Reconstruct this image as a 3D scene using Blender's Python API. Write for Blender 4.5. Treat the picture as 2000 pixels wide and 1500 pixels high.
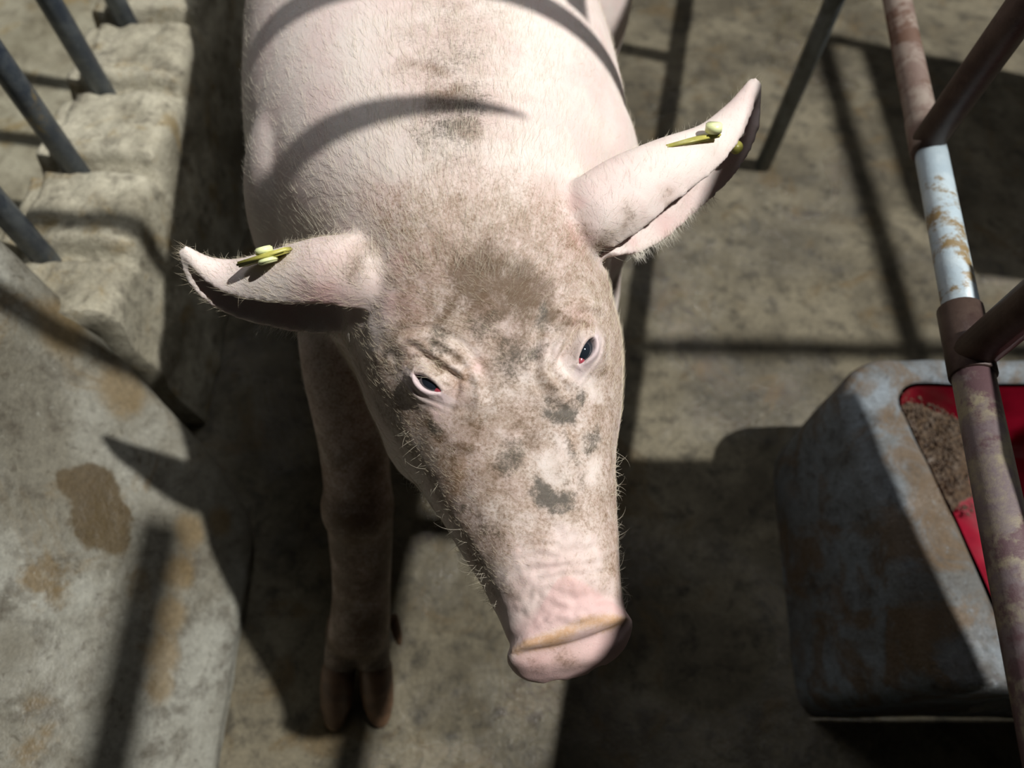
import bpy, bmesh, math, random
import numpy as np
from mathutils import Vector, Matrix
from mathutils.bvhtree import BVHTree
from mathutils import noise as mnoise

random.seed(7); RNG = np.random.default_rng(7)
for o in list(bpy.data.objects): bpy.data.objects.remove(o)
sc = bpy.context.scene
COL = sc.collection

# ------------------------------------------------------------------ camera, light, exposure
CAM_H, PITCH, FPX = 1.2, 62.0, 1500.0
cam_d = bpy.data.cameras.new('camera'); cam = bpy.data.objects.new('camera', cam_d); COL.objects.link(cam)
cam.location = (0, 0, CAM_H); cam.rotation_euler = (math.radians(90-PITCH), 0, 0)
cam_d.sensor_width = 36; cam_d.lens = 36*FPX/2000; cam_d.clip_start = .02
cam_d.dof.use_dof = True; cam_d.dof.focus_distance = .66; cam_d.dof.aperture_fstop = 3.2
sc.camera = cam

w = bpy.data.worlds.new('barn_air'); sc.world = w; w.use_nodes = True
w.node_tree.nodes['Background'].inputs[0].default_value = (.80, .88, 1.0, 1)
w.node_tree.nodes['Background'].inputs[1].default_value = .010

def area(name, loc, target, size, power, color):
    l = bpy.data.lights.new(name, 'AREA'); l.shape = 'DISK'; l.size = size; l.energy = power; l.color = color
    o = bpy.data.objects.new(name, l); COL.objects.link(o); o.location = loc
    o.rotation_euler = (Vector(target)-Vector(loc)).to_track_quat('-Z', 'Y').to_euler()
    return o
area('barn_lamp', (4.4, .30, 8.0), (0, .45, .4), .20, 1190, (1, .98, .94))
area('fill_lamp', (.05, 1.45, 2.3), (-.1, .75, .7), .9, 12, (.97, .98, 1))  # soft fill added above the back to lighten the shadows there

sc.view_settings.view_transform = 'Standard'; sc.view_settings.look = 'None'
sc.view_settings.exposure = 0; sc.view_settings.gamma = 1; sc.view_settings.use_curve_mapping = False

# ------------------------------------------------------------------ helpers
_p = math.radians(PITCH)
FWD = np.array([0, math.cos(_p), -math.sin(_p)]); UP = np.array([0, math.sin(_p), math.cos(_p)]); RT = np.array([1., 0, 0])
CPOS = np.array([0, 0, CAM_H])
def ray(px, py): return FWD + RT*(px-1000)/FPX - UP*(py-750)/FPX
def at(px, py, z):
    r = ray(px, py); return CPOS + r*((z-CAM_H)/r[2])
def nrm(v):
    v = np.asarray(v, float); return v/np.linalg.norm(v)
def spline(P, n):
    P = np.asarray(P, float); m = len(P); ts = np.linspace(0, m-1, n); out = []
    T = np.zeros_like(P); T[1:-1] = (P[2:]-P[:-2])/2; T[0] = P[1]-P[0]; T[-1] = P[-1]-P[-2]
    for t in ts:
        i = min(int(t), m-2); u = t-i; u2 = u*u; u3 = u2*u
        out.append((2*u3-3*u2+1)*P[i]+(u3-2*u2+u)*T[i]+(-2*u3+3*u2)*P[i+1]+(u3-u2)*T[i+1])
    return np.array(out)
def loft_faces(nr, ns, off=0, cap=True):
    F = []
    for i in range(nr-1):
        for j in range(ns):
            a = off+i*ns+j; b = off+i*ns+(j+1) % ns
            F.append((a, b, b+ns, a+ns))
    if cap:
        F.append(tuple(off+j for j in reversed(range(ns)))); F.append(tuple(off+(nr-1)*ns+j for j in range(ns)))
    return F
def mesh_obj(name, V, F, mat, parent=None, smooth=True):
    me = bpy.data.meshes.new(name); me.from_pydata([tuple(v) for v in V], [], F); me.update()
    bm = bmesh.new(); bm.from_mesh(me); bmesh.ops.recalc_face_normals(bm, faces=bm.faces); bm.to_mesh(me); bm.free()
    if smooth:
        me.polygons.foreach_set('use_smooth', [True]*len(me.polygons))
    o = bpy.data.objects.new(name, me); COL.objects.link(o)
    if mat: me.materials.append(mat)
    if parent: o.parent = parent
    return o
def tag(o, label=None, cat=None, group=None, kind=None):
    if label: o['label'] = label
    if cat: o['category'] = cat
    if group: o['group'] = group
    if kind: o['kind'] = kind
    return o
def rings_tube(C, Rr, ns=20, ref=(0, 0, 1), Rz=None):
    """tube along centres C with radius Rr (across) and Rz (other axis)"""
    C = np.asarray(C, float); n = len(C); V = []
    for i in range(n):
        t = nrm(C[min(i+1, n-1)]-C[max(i-1, 0)])
        r = np.cross(t, ref); r = nrm(r); u = np.cross(r, t)
        a = Rr[i]; b = Rz[i] if Rz is not None else a
        for k in range(ns):
            th = 2*math.pi*k/ns
            V.append(C[i]+r*a*math.cos(th)+u*b*math.sin(th))
    return V, loft_faces(n, ns)

# ------------------------------------------------------------------ materials
def mat_new(name):
    m = bpy.data.materials.new(name); m.use_nodes = True; nt = m.node_tree
    b = nt.nodes['Principled BSDF']; return m, nt, b
def N(nt, t, **kw):
    n = nt.nodes.new(t)
    for k, v in kw.items():
        if k.startswith('i_'): n.inputs[k[2:].replace('_', ' ')].default_value = v
        else: setattr(n, k, v)
    return n
def noise_n(nt, co, scale, detail=6, rough=.6, dist=0., off=(0, 0, 0)):
    mp = N(nt, 'ShaderNodeMapping'); mp.inputs['Location'].default_value = off
    nt.links.new(co, mp.inputs['Vector'])
    n = N(nt, 'ShaderNodeTexNoise'); n.inputs['Scale'].default_value = scale; n.inputs['Detail'].default_value = detail
    n.inputs['Roughness'].default_value = rough; n.inputs['Distortion'].default_value = dist
    nt.links.new(mp.outputs[0], n.inputs['Vector']); return n.outputs['Fac']
def ramp(nt, fac, lo, hi):
    r = N(nt, 'ShaderNodeMapRange'); r.interpolation_type = 'SMOOTHSTEP'
    r.inputs['From Min'].default_value = lo; r.inputs['From Max'].default_value = hi
    nt.links.new(fac, r.inputs['Value']); return r.outputs[0]
def math_n(nt, op, a, b=None):
    m = N(nt, 'ShaderNodeMath', operation=op)
    for i, x in enumerate((a, b)):
        if x is None: continue
        if isinstance(x, (int, float)): m.inputs[i].default_value = x
        else: nt.links.new(x, m.inputs[i])
    return m.outputs[0]
def mixc(nt, fac, a, b, mode='MIX'):
    m = N(nt, 'ShaderNodeMix', data_type='RGBA', blend_type=mode)
    for sock, x in ((m.inputs[0], fac), (m.inputs[6], a), (m.inputs[7], b)):
        if isinstance(x, (int, float)): sock.default_value = x
        elif isinstance(x, tuple): sock.default_value = (*x, 1)
        else: nt.links.new(x, sock)
    return m.outputs[2]
def bump(nt, b, h, strength, dist):
    n = N(nt, 'ShaderNodeBump'); n.inputs['Strength'].default_value = strength; n.inputs['Distance'].default_value = dist
    nt.links.new(h, n.inputs['Height']); nt.links.new(n.outputs[0], b.inputs['Normal'])
def texco(nt, out='Object'): return N(nt, 'ShaderNodeTexCoord').outputs[out]
def sep_z(nt, co):
    s = N(nt, 'ShaderNodeSeparateXYZ'); nt.links.new(co, s.inputs[0]); return s.outputs

def concrete(name, light, mid, dark, stain, scale=1., wet=.25, stain_lo=.5, bumpk=1.):
    m, nt, b = mat_new(name); co = texco(nt)
    n1 = noise_n(nt, co, 5*scale, 8, .62, .4); n2 = noise_n(nt, co, 22*scale, 8, .68, .3, (3, 1, 7)); n3 = noise_n(nt, co, 150*scale, 4, .7)
    n4 = noise_n(nt, co, 9*scale, 6, .65, .8, (11, 5, 2)); n5 = noise_n(nt, co, 3.2*scale, 7, .6, .6, (2, 9, 4))
    c = mixc(nt, ramp(nt, n1, .36, .66), mid, light)
    c = mixc(nt, math_n(nt, 'MULTIPLY', ramp(nt, n2, .46, .70), .75), c, dark)
    c = mixc(nt, math_n(nt, 'MULTIPLY', ramp(nt, n4, stain_lo, stain_lo+.17), .8), c, stain)
    n6 = noise_n(nt, co, 75*scale, 5, .75, .5, (6, 2, 8))
    c = mixc(nt, math_n(nt, 'MULTIPLY', ramp(nt, n6, .58, .66), .55), c, dark)
    c = mixc(nt, math_n(nt, 'MULTIPLY', ramp(nt, n6, .40, .33), .35), c, tuple(min(1, 1.35*x) for x in light))
    sa = N(nt, 'ShaderNodeAttribute', attribute_name='stain').outputs['Fac']; st = N(nt, 'ShaderNodeAttribute', attribute_name='streak').outputs['Fac']
    sv = math_n(nt, 'ADD', sa, math_n(nt, 'MULTIPLY', math_n(nt, 'SUBTRACT', n2, .5), .9))
    c = mixc(nt, math_n(nt, 'MULTIPLY', ramp(nt, sv, .34, .56), .88), c, tuple(.50*x for x in stain))
    c = mixc(nt, math_n(nt, 'MULTIPLY', ramp(nt, math_n(nt, 'ADD', st, math_n(nt, 'MULTIPLY', math_n(nt, 'SUBTRACT', n4, .5), .8)), .3, .75), .7), c, tuple(1.15*x for x in stain))
    g = math_n(nt, 'ADD', math_n(nt, 'MULTIPLY', n3, 1.0), .5)
    gm = N(nt, 'ShaderNodeCombineColor'); 
    for i in range(3): nt.links.new(g, gm.inputs[i])
    c = mixc(nt, 1.0, c, gm.outputs[0], 'MULTIPLY')
    nt.links.new(c, b.inputs['Base Color'])
    ro = N(nt, 'ShaderNodeMapRange'); nt.links.new(ramp(nt, n5, .48, .62), ro.inputs['Value'])
    ro.inputs['To Min'].default_value = .82; ro.inputs['To Max'].default_value = .82-wet*1.6
    nt.links.new(ro.outputs[0], b.inputs['Roughness'])
    h = math_n(nt, 'ADD', math_n(nt, 'MULTIPLY', n2, 1.0), math_n(nt, 'MULTIPLY', n3, .35))
    h = math_n(nt, 'ADD', h, math_n(nt, 'MULTIPLY', n6, .5)); bump(nt, b, h, .65*bumpk, .007)
    return m
M_FLOOR = concrete('wet_floor_concrete', (.145, .126, .084), (.062, .052, .032), (.016, .013, .008), (.085, .057, .022), 1.15, .42, .53)
M_SIDE = concrete('pale_floor_concrete', (.33, .31, .23), (.22, .20, .14), (.10, .085, .055), (.24, .18, .08), 1.0, .3, .53)
M_WALL = concrete('wall_concrete', (.44, .41, .315), (.25, .228, .165), (.085, .073, .050), (.24, .175, .075), 1.4, .1, .52, 1.3)
M_BLOCK = concrete('block_concrete', (.25, .248, .212), (.13, .120, .091), (.048, .038, .025), (.115, .076, .028), .9, .25, .54, .7)
M_TROUGH = concrete('trough_concrete', (.17, .20, .225), (.09, .09, .085), (.035, .027, .020), (.10, .062, .028), 1.5, .40, .45, .8)

def pipe_mat(name, base, worn, rust, rust_lo, rough=.45, metal=.35):
    m, nt, b = mat_new(name); co = texco(nt)
    n1 = noise_n(nt, co, 26, 8, .7, .3); n2 = noise_n(nt, co, 90, 6, .7); n3 = noise_n(nt, co, 14, 6, .6, .5, (4, 4, 4))
    c = mixc(nt, ramp(nt, n1, .40, .62), base, worn)
    c = mixc(nt, ramp(nt, math_n(nt, 'ADD', math_n(nt, 'MULTIPLY', n3, .7), math_n(nt, 'MULTIPLY', n2, .3)), rust_lo, rust_lo+.08), c, rust)
    nt.links.new(c, b.inputs['Base Color']); b.inputs['Roughness'].default_value = rough; b.inputs['Metallic'].default_value = metal
    bump(nt, b, n2, .35, .002)
    return m
M_BAR = pipe_mat('dark_galvanised_pipe', (.045, .06, .085), (.11, .13, .15), (.22, .18, .11), .57, .38, .3)
M_RUST = pipe_mat('rusty_pipe', (.13, .085, .068), (.21, .17, .14), (.09, .045, .027), .53, .7, .1)
M_DARK = pipe_mat('dark_rust_pipe', (.040, .021, .017), (.07, .045, .035), (.03, .013, .010), .54, .5, .2)
M_WHITE = pipe_mat('white_painted_pipe', (.34, .42, .47), (.42, .50, .54), (.20, .14, .06), .515, .4, .0)
M_CRUST = pipe_mat('crusted_pipe', (.13, .10, .105), (.22, .19, .125), (.09, .05, .055), .47, .5, .1)
M_THIN = pipe_mat('wet_grey_pipe', (.08, .09, .085), (.15, .17, .18), (.05, .05, .03), .55, .35, .3)

def simple(name, col, rough=.5, **kw):
    m, nt, b = mat_new(name)
    co = texco(nt); n1 = noise_n(nt, co, kw.get('scale', 60), 5, .6)
    c = mixc(nt, ramp(nt, n1, .35, .7), tuple(col), tuple(x*kw.get('var', .75) for x in col))
    nt.links.new(c, b.inputs['Base Color']); b.inputs['Roughness'].default_value = rough
    if 'bump' in kw: bump(nt, b, n1, kw['bump'], .003)
    return m
M_RED = simple('red_trough_lining', (.24, .005, .020), .2, scale=14, var=.6)
M_FEED = simple('feed_crumb', (.085, .055, .030), .55, scale=160, var=.4)
M_TAG = simple('yellow_tag_plastic', (.46, .43, .10), .35, scale=40, var=.6)
M_TAG2 = simple('pale_yellow_button_plastic', (.75, .80, .42), .35, scale=40, var=.85)
M_HORN = simple('hoof_horn', (.16, .09, .05), .5, scale=45, var=.5, bump=.4)
M_EYE, _nt, _b = mat_new('dark_eye')
_b.inputs['Base Color'].default_value = (.012, .016, .022, 1); _b.inputs['Roughness'].default_value = .04
_b.inputs['Coat Weight'].default_value = 1; _b.inputs['Coat Roughness'].default_value = .02
M_CARUNCLE = simple('red_tear_corner', (.30, .045, .065), .2, scale=200, var=.8)
M_BLOCKER = pipe_mat('blocker_steel', (.3, .3, .3), (.4, .4, .4), (.2, .12, .07), .58, .5, .5)  # steel of the added shade pieces beside the trough and next stall

# ------------------------------------------------------------------ floor
def fnoise(x, y, z, s): return mnoise.noise(Vector((x*s, y*s, z*s)))
def grid(x0, x1, y0, y1, nx, ny, zf):
    V = []; F = []
    for j in range(ny+1):
        for i in range(nx+1):
            x = x0+(x1-x0)*i/nx; y = y0+(y1-y0)*j/ny; V.append((x, y, zf(x, y)))
    for j in range(ny):
        for i in range(nx):
            a = j*(nx+1)+i; F.append((a, a+1, a+nx+2, a+nx+1))
    return V, F
V, F = grid(-2.6, 2.6, -.8, 3.4, 260, 210, lambda x, y: .004*fnoise(x, y, 1, 6)+.002*fnoise(x, y, 2, 25)-.004)
tag(mesh_obj('floor', V, F, M_FLOOR), kind='structure')

V, F = grid(-2.6, -.71, -.8, 3.4, 100, 200, lambda x, y: .012+.004*fnoise(x, y, 1, 6)+.002*fnoise(x, y, 2, 25))
tag(mesh_obj('floor', V, F, M_SIDE), kind='structure')
# ------------------------------------------------------------------ low notched wall, image left
BAR_X, BAR_Y = -.652, [.659, .823, .988, 1.152, 1.317]
def wall_top(x, y):
    k = (y-.659)/.1645; fr = k-math.floor(k)            # 0 at a bar, sloping patch between bars
    z = .356-.012*fr
    dn = min(fr, 1-fr*1.0); dn = fr if fr < .5 else (1-fr)*1.6
    dn += .03*fnoise(x, y, 7, 30)
    z -= .034*(1-max(0, min(1, (dn-.05)/.07)))
    z += .007*fnoise(x, y, 3, 22)+.004*fnoise(x, y, 5, 60)
    if x < -.69: z -= .012
    z -= max(0, (x+.565)/.03)**2*.012
    return z
xs = [-.715, -.71, -.705]+list(np.linspace(-.70, -.545, 26))
ys = list(np.linspace(.56, 2.6, 420))
V = []; F = []
cols = []
prof_n = 0
for y in ys:
    row = [(-.72, y, 0.0), (-.72, y, .16), (-.718, y, .31)]
    for x in xs: row.append((x+.006*fnoise(x, y, 9, 18)*(1 if x > -.7 else 0), y, wall_top(x, y)))
    zt = wall_top(-.545, y)
    for z in np.linspace(zt-.012, 0, 18):
        row.append((-.537+.007*fnoise(1, y, z, 14)+.003*fnoise(2, y, z, 45)+.01*max(0, .08-z)/.08, y, z))
    prof_n = len(row); V += row
for j in range(len(ys)-1):
    for i in range(prof_n-1):
        a = j*prof_n+i; F.append((a, a+1, a+1+prof_n, a+prof_n))
F.append(tuple(range(prof_n))); F.append(tuple((len(ys)-1)*prof_n+i for i in range(prof_n)))
wall = tag(mesh_obj('wall_left', V, F, M_WALL), kind='structure')

# steel uprights let into the wall, one barrier with a top rail above the picture
barrier = bpy.data.objects.new('crate_barrier', None); COL.objects.link(barrier); barrier.location = (0, 0, 0)
tag(barrier, 'row of dark grey steel uprights set in the notched concrete wall left of the pig', 'barrier')
def pipe(name, a, b, r, mat, parent, ns=24, n=2):
    a = np.array(a, float); b = np.array(b, float); t = nrm(b-a)
    C = [a-t*.0, a+t*.001]+[a+(b-a)*k/n for k in range(1, n)]+[b-t*.001, b]
    ref = (0, 0, 1) if abs(t[2]) < .9 else (0, 1, 0)
    V, F = rings_tube(C, [r*.93, r]+[r]*(n-1)+[r, r*.93], ns, ref)
    o = mesh_obj(name, V, F, mat, parent)
    return o
for y in BAR_Y:
    pipe('upright_bar', (BAR_X, y, .27), (BAR_X-.006, y, 1.12), .0165, M_BAR, barrier)
pipe('top_rail', (BAR_X-.006, .42, 1.13), (BAR_X-.006, 2.4, 1.13), .02, M_BAR, barrier)

# ------------------------------------------------------------------ sloping concrete block, image lower left
ridge = [at(492, 1125, -.012), at(492, 1075, .015), at(490, 1010, .047), at(420, 890, .12), at(330, 790, .19), at(160, 615, .32), at(0, 460, .45), at(-60, 420, .475), at(-160, 400, .48), at(-420, 400, .48)]
P3 = spline(np.array(ridge), 90); P = [(p[0], p[2]) for p in P3]
V = []; F = []
ny = 90
for j in range(ny+1):
    for p in P3:
        x, yend, z = p; f = 1-(1-j/ny)**1.6
        y = -.6+(yend+.6)*f
        e = (yend-y)
        d = .004*fnoise(x, y, z, 9)+.0015*fnoise(x, y, z, 40)
        k = max(0, 1-e/.022)**2
        V.append((x-.006*k+d, y, z+d*.5-.008*k*(z > .02)))
n = len(P)
for j in range(ny):
    for i in range(n-1):
        a = j*n+i; F.append((a, a+1, a+n+1, a+n))
# far end face: down to the floor behind the ridge
base = len(V)
for p in P3: V.append((p[0]-.02, p[1]-.05*(p[2] > .03), -.01))
for i in range(n-1):
    a = ny*n+i; F.append((a, a+1, base+i+1, base+i))
blk = mesh_obj('concrete_block', V, F, M_BLOCK)
tag(blk, 'large sloping grey concrete block with stained face at the lower left', 'concrete block')
bc = np.array([tuple(v.co) for v in blk.data.vertices]); bbv = BVHTree.FromPolygons([tuple(v) for v in bc], [tuple(p.vertices) for p in blk.data.polygons])
def block_pt(px, py):
    h = bbv.ray_cast(Vector(CPOS), Vector(nrm(ray(px, py)))); return np.array(h[0])
sa_ = np.zeros(len(bc)); st_ = np.zeros(len(bc))
for px, py, r in ((180, 960, .042), (200, 1020, .045), (225, 1050, .028), (130, 940, .018)):
    sa_ = np.maximum(sa_, np.exp(-(np.linalg.norm(bc-block_pt(px, py), axis=1)/r)**2))
for px, py, r in ((370, 1040, .035), (350, 1120, .035), (335, 1200, .035), (320, 1280, .035), (310, 1340, .03), (240, 760, .05), (120, 640, .05), (430, 1020, .03)):
    st_ = np.maximum(st_, .9*np.exp(-(np.linalg.norm(bc-block_pt(px, py), axis=1)/r)**2))
for nm_, d_ in (('stain', sa_), ('streak', st_)): blk.data.attributes.new(nm_, 'FLOAT', 'POINT').data.foreach_set('value', d_.astype(np.float32))

# ------------------------------------------------------------------ trough, image right
def rrect(x0, x1, y0, y1, r, skew=0., n=10, rn=None):
    q_ = rn or r
    """rounded rectangle; skew moves the near (low y) side along +x"""
    pts = []
    for (cx, cy, a0, r) in ((x1-r, y1-r, 0, r), (x0+r, y1-r, 90, r), (x0+q_, y0+q_, 180, q_), (x1-q_, y0+q_, 270, q_)):
        for k in range(n+1):
            a = math.radians(a0+90*k/n); pts.append((cx+r*math.cos(a), cy+r*math.sin(a)))
    # densify
    out = []
    for i, p in enumerate(pts):
        q = pts[(i+1) % len(pts)]; d = math.dist(p, q); m = max(1, int(d/.02))
        for k in range(m): out.append((p[0]+(q[0]-p[0])*k/m, p[1]+(q[1]-p[1])*k/m))
    return [(x+skew*(y1-y)/(y1-y0), y) for x, y in out]
def resample(pts, n):
    pts = np.array(pts+[pts[0]]); d = np.r_[0, np.cumsum(np.linalg.norm(np.diff(pts, axis=0), axis=1))]
    t = np.linspace(0, d[-1], n, endpoint=False)
    return np.c_[np.interp(t, d, pts[:, 0]), np.interp(t, d, pts[:, 1])]
specs = [  # outward offset, corner radius, skew, z
    (.012, .10, -.030, -.01), (.011, .10, -.020, .05), (.009, .095, .01, .13), (.004, .09, .035, .20), (.002, .085, .042, .230),
    (-.003, .08, .045, .245), (-.012, .075, .052, .252), (-.032, .06, .066, .254), (-.064, .045, .08, .252), (-.072, .04, .082, .246)]
inner = [(-.076, .04, .09, .240), (-.090, .04, .09, .18), (-.105, .05, .09, .12), (-.13, .06, .09, .098), (-.20, .03, .09, .094)]
def build_rings(specs, n=160):
    V = []
    for o, r, sk, z in specs:
        x0, x1, y0, y1 = .452-o, .96+o, .104-o*.42, .548+o*.55
        pts = resample(rrect(x0, x1, y0, y1, min(r, (y1-y0)/2.01), 0, rn=max(.008, r*.3)), n)
        for x, y in pts:
            xx = x+sk*(.548-y)/.46
            d = .003*fnoise(xx, y, z, 15)
            V.append((xx+d, y+d, z+.003*fnoise(xx, y, z, 24)))
    return V
trough = bpy.data.objects.new('feed_trough', None); COL.objects.link(trough); trough.location = (.66, .3, 0)
tag(trough, 'grey concrete feed trough with a rounded rim and red lining beside the rail', 'trough')
def local(o, parent):
    o.parent = parent; o.matrix_parent_inverse = Matrix.Translation(parent.location).inverted(); return o
V = build_rings(specs); local(mesh_obj('trough_body', V, loft_faces(len(specs), 160, cap=False), M_TROUGH), trough)
V = build_rings(inner); F = loft_faces(len(inner), 160, cap=False); F.append(tuple((len(inner)-1)*160+j for j in range(160)))
local(mesh_obj('lining', V, F, M_RED), trough)
# crusted feed left in the far corner of the trough
fv = []; ff = []
for k in range(900):
    a = RNG.uniform(0, 1); b = RNG.uniform(0, 1)
    x = .535+.13*a+.02*b; y = .505-.125*b-.02*a
    s = RNG.uniform(.0010, .0032); z = .118+.122*(1-b)**.9*(1-a*.42)-.02*a*a+RNG.uniform(0, .006)
    i0 = len(fv); ax = RNG.normal(size=(3,))
    for sx, sy, sz in ((1, 0, 0), (-1, 0, 0), (0, 1, 0), (0, -1, 0), (0, 0, 1), (0, 0, -1)):
        fv.append((x+sx*s*RNG.uniform(.6, 1.4), y+sy*s*RNG.uniform(.6, 1.4), z+sz*s*RNG.uniform(.5, 1)))
    for f in ((0, 2, 4), (2, 1, 4), (1, 3, 4), (3, 0, 4), (2, 0, 5), (1, 2, 5), (3, 1, 5), (0, 3, 5)): ff.append(tuple(i0+q for q in f))
def mound(x, y):
    return 0
hv = []; hf = []
nx = 26
for j in range(nx+1):
    for i in range(nx+1):
        a = i/nx; b = j/nx; x = .522+.16*a+.02*b; y = .520-.150*b
        z = .108+.128*(1-b)**.9*(1-a*.42)+.006*fnoise(x, y, 3, 60)-.03*a*a
        hv.append((x, y, z))
for j in range(nx):
    for i in range(nx):
        a = j*(nx+1)+i; hf.append((a, a+1, a+nx+2, a+nx+1))
off = len(hv); hv += fv; hf += [tuple(off+q for q in f) for f in ff]
fo = mesh_obj('feed_residue', hv, hf, M_FEED); tag(fo, 'brown crumbly feed left in the far corner of the trough', 'feed', kind='stuff')

# ------------------------------------------------------------------ right railing
rail = bpy.data.objects.new('side_railing', None); COL.objects.link(rail)
tag(rail, 'rusty and white painted pipe railing over the trough', 'railing')
RA = at(1752, 0, .50); RB = at(1995, 1200, .575); rdir = RB-RA
def rp(t): return RA+rdir*t
def t_at_py(py):
    best = min(np.linspace(-.5, 1.5, 801), key=lambda t: abs(project(rp(t))[1]-py)); return best
def project(p):
    v = np.asarray(p)-CPOS; d = v@FWD; return 1000+FPX*(v@RT)/d, 750-FPX*(v@UP)/d
t1, t2, t3 = t_at_py(292), t_at_py(650), t_at_py(735)
pipe('rail_section', rp(-.9), rp(t1), .0180, M_RUST, rail)
pipe('rail_section', rp(t1-.005)+np.array([.006, 0, -.004]), rp(t2)+np.array([.004, 0, -.004]), .0176, M_WHITE, rail)
pipe('rail_section', rp(t2-.02), rp(t3+.62), .0186, M_CRUST, rail)
pipe('clamp_sleeve', rp(t2-.035), rp(t3), .0212, M_DARK, rail)
pipe('clamp_sleeve', rp(t1-.06), rp(t1+.004), .0190, M_RUST, rail)
for tt, r in ((t1-.012, .0185), (t_at_py(695), .0195)):
    b = rp(tt); pipe('upright_bar', b, (b[0]+.03, b[1]-.005, 1.12), r, M_DARK, rail)
b = rp(-.5); pipe('upright_bar', b, (b[0]+.03, b[1], 1.12), .0185, M_DARK, rail)
tr0 = rp(-.9); tr1 = rp(t3+.62)
pipe('top_rail', (tr0[0]+.03, tr0[1], 1.13), (tr1[0]+.03, tr1[1], 1.13), .02, M_DARK, rail)

bv = [(.435, -.50), (1.20, -.50), (1.20, .116), (.775, .116), (.735, .30), (.705, .48), (.560, .48), (.500, .26)]  # unseen board added to shade the floor and trough flank
V = [(x, y, .70) for x, y in bv]+[(x, y, .72) for x, y in bv]
mesh_obj('shade_board', V, [tuple(range(7, -1, -1)), tuple(range(8, 16))]+[(k, (k+1) % 8, 8+(k+1) % 8, 8+k) for k in range(8)], M_BLOCKER, rail, False)
# post on the floor behind the ear
pb = at(1490, 322, 0); pt = np.array([pb[0]+.012, pb[1]-.03, 1.1])
o = pipe('floor_post', (pb[0], pb[1], -.01), pt, .0165, M_THIN, None)
tag(o, 'thin wet grey steel post standing on the floor behind the right ear tag', 'post')

# cross pipes above the pig (they throw the curved shadows on its back)
top = bpy.data.objects.new('crate_crossbars', None); COL.objects.link(top)
tag(top, 'pipes crossing over the pig above the picture', 'crossbars')
pipe('cross_pipe', (-.68, .678, 1.170), (1.5, .646, 1.170), .017, M_BAR, top)
C = [np.array([-.68, .515, 1.17])*(1-t)+np.array([.285, .505, 1.17])*t for t in (0, .5, .80, .86, .92, .97, 1)]  # unseen rod, tip tapered so its shadow on the back fades out
V, F = rings_tube(C, [.017, .017, .017, .0155, .011, .006, .002], 20); mesh_obj('tapered_rod', V, F, M_BAR, top)
pipe('cross_pipe', (.36, .69, 1.170), (.37, 1.6, 1.170), .017, M_BAR, top)
pipe('shadow_pipe', (.345, -.9, 1.5), (.345, .330, 1.5), .026, M_BAR, top)  # unseen loose pipe added to cast the band across the block

# railing of the next stall, right of the picture
nb = bpy.data.objects.new('stall_railing', None); COL.objects.link(nb)
tag(nb, 'pipe railing of the next stall to the right of the trough', 'railing')
pipe('top_rail', (1.26, .15, 1.13), (1.24, 1.40, 1.13), .02, M_DARK, nb)
pv = [(1.245, .82, .02), (1.245, 1.37, .02), (1.245, 1.37, .98), (1.245, .95, .98), (1.245, .82, .80)]  # unseen panel added to darken the floor at the upper right
V = pv+[(x+.012, y, z) for x, y, z in pv]
mesh_obj('shade_panel', V, [(0, 1, 2, 3, 4), (9, 8, 7, 6, 5)]+[(k, (k+1) % 5, 5+(k+1) % 5, 5+k) for k in range(5)], M_BLOCKER, nb, False)
for y in (.2, 1.38): pipe('upright_bar', (1.25, y, 0), (1.25, y, 1.125), .0165, M_DARK, nb)

# ------------------------------------------------------------------ PIG
def trunk():
    # x, y, z centre, half width, height above centre, height below centre, exponent
    S = [(-.15, 1.74, .50, .03, .03, .04, 2.0), (-.15, 1.70, .49, .10, .11, .14, 2.0), (-.148, 1.62, .48, .175, .19, .20, 2.1),
         (-.145, 1.45, .47, .235, .265, .24, 2.2), (-.140, 1.28, .47, .255, .28, .25, 2.2), (-.130, 1.08, .47, .245, .275, .26, 2.2),
         (-.118, .90, .47, .232, .268, .26, 2.2), (-.095, .75, .475, .233, .258, .25, 2.25), (-.078, .64, .48, .222, .250, .22, 2.25),
         (-.062, .54, .50, .190, .232, .17, 2.2), (-.047, .47, .525, .155, .208, .14, 2.25), (-.030, .40, .54, .130, .182, .135, 2.35),
         (-.008, .325, .55, .117, .124, .135, 2.5), (.012, .25, .545, .086, .087, .105, 2.45), (.030, .185, .54, .0655, .062, .075, 2.3),
         (.042, .140, .54, .053, .047, .055, 2.2), (.046, .118, .54, .049, .038, .045, 2.15), (.047, .112, .54, .03, .02, .025, 2.0)]
    S = spline(S, 150); ns = 72; V = []
    for i, s in enumerate(S):
        a = S[max(i-2, 0)]; b = S[min(i+2, len(S)-1)]
        t = nrm([b[0]-a[0], b[1]-a[1], 0]); r = np.array([-t[1], t[0], 0])
        if r[0] < 0: r = -r
        e = 2/s[6]
        for k in range(ns):
            th = 2*math.pi*k/ns; c = math.cos(th); q = math.sin(th)
            xx = s[3]*math.copysign(abs(c)**e, c); zz = (s[4] if q > 0 else s[5])*math.copysign(abs(q)**e, q)
            V.append(np.array([s[0], s[1], s[2]+zz])+r*xx)
    return V, loft_faces(len(S), ns)
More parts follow.
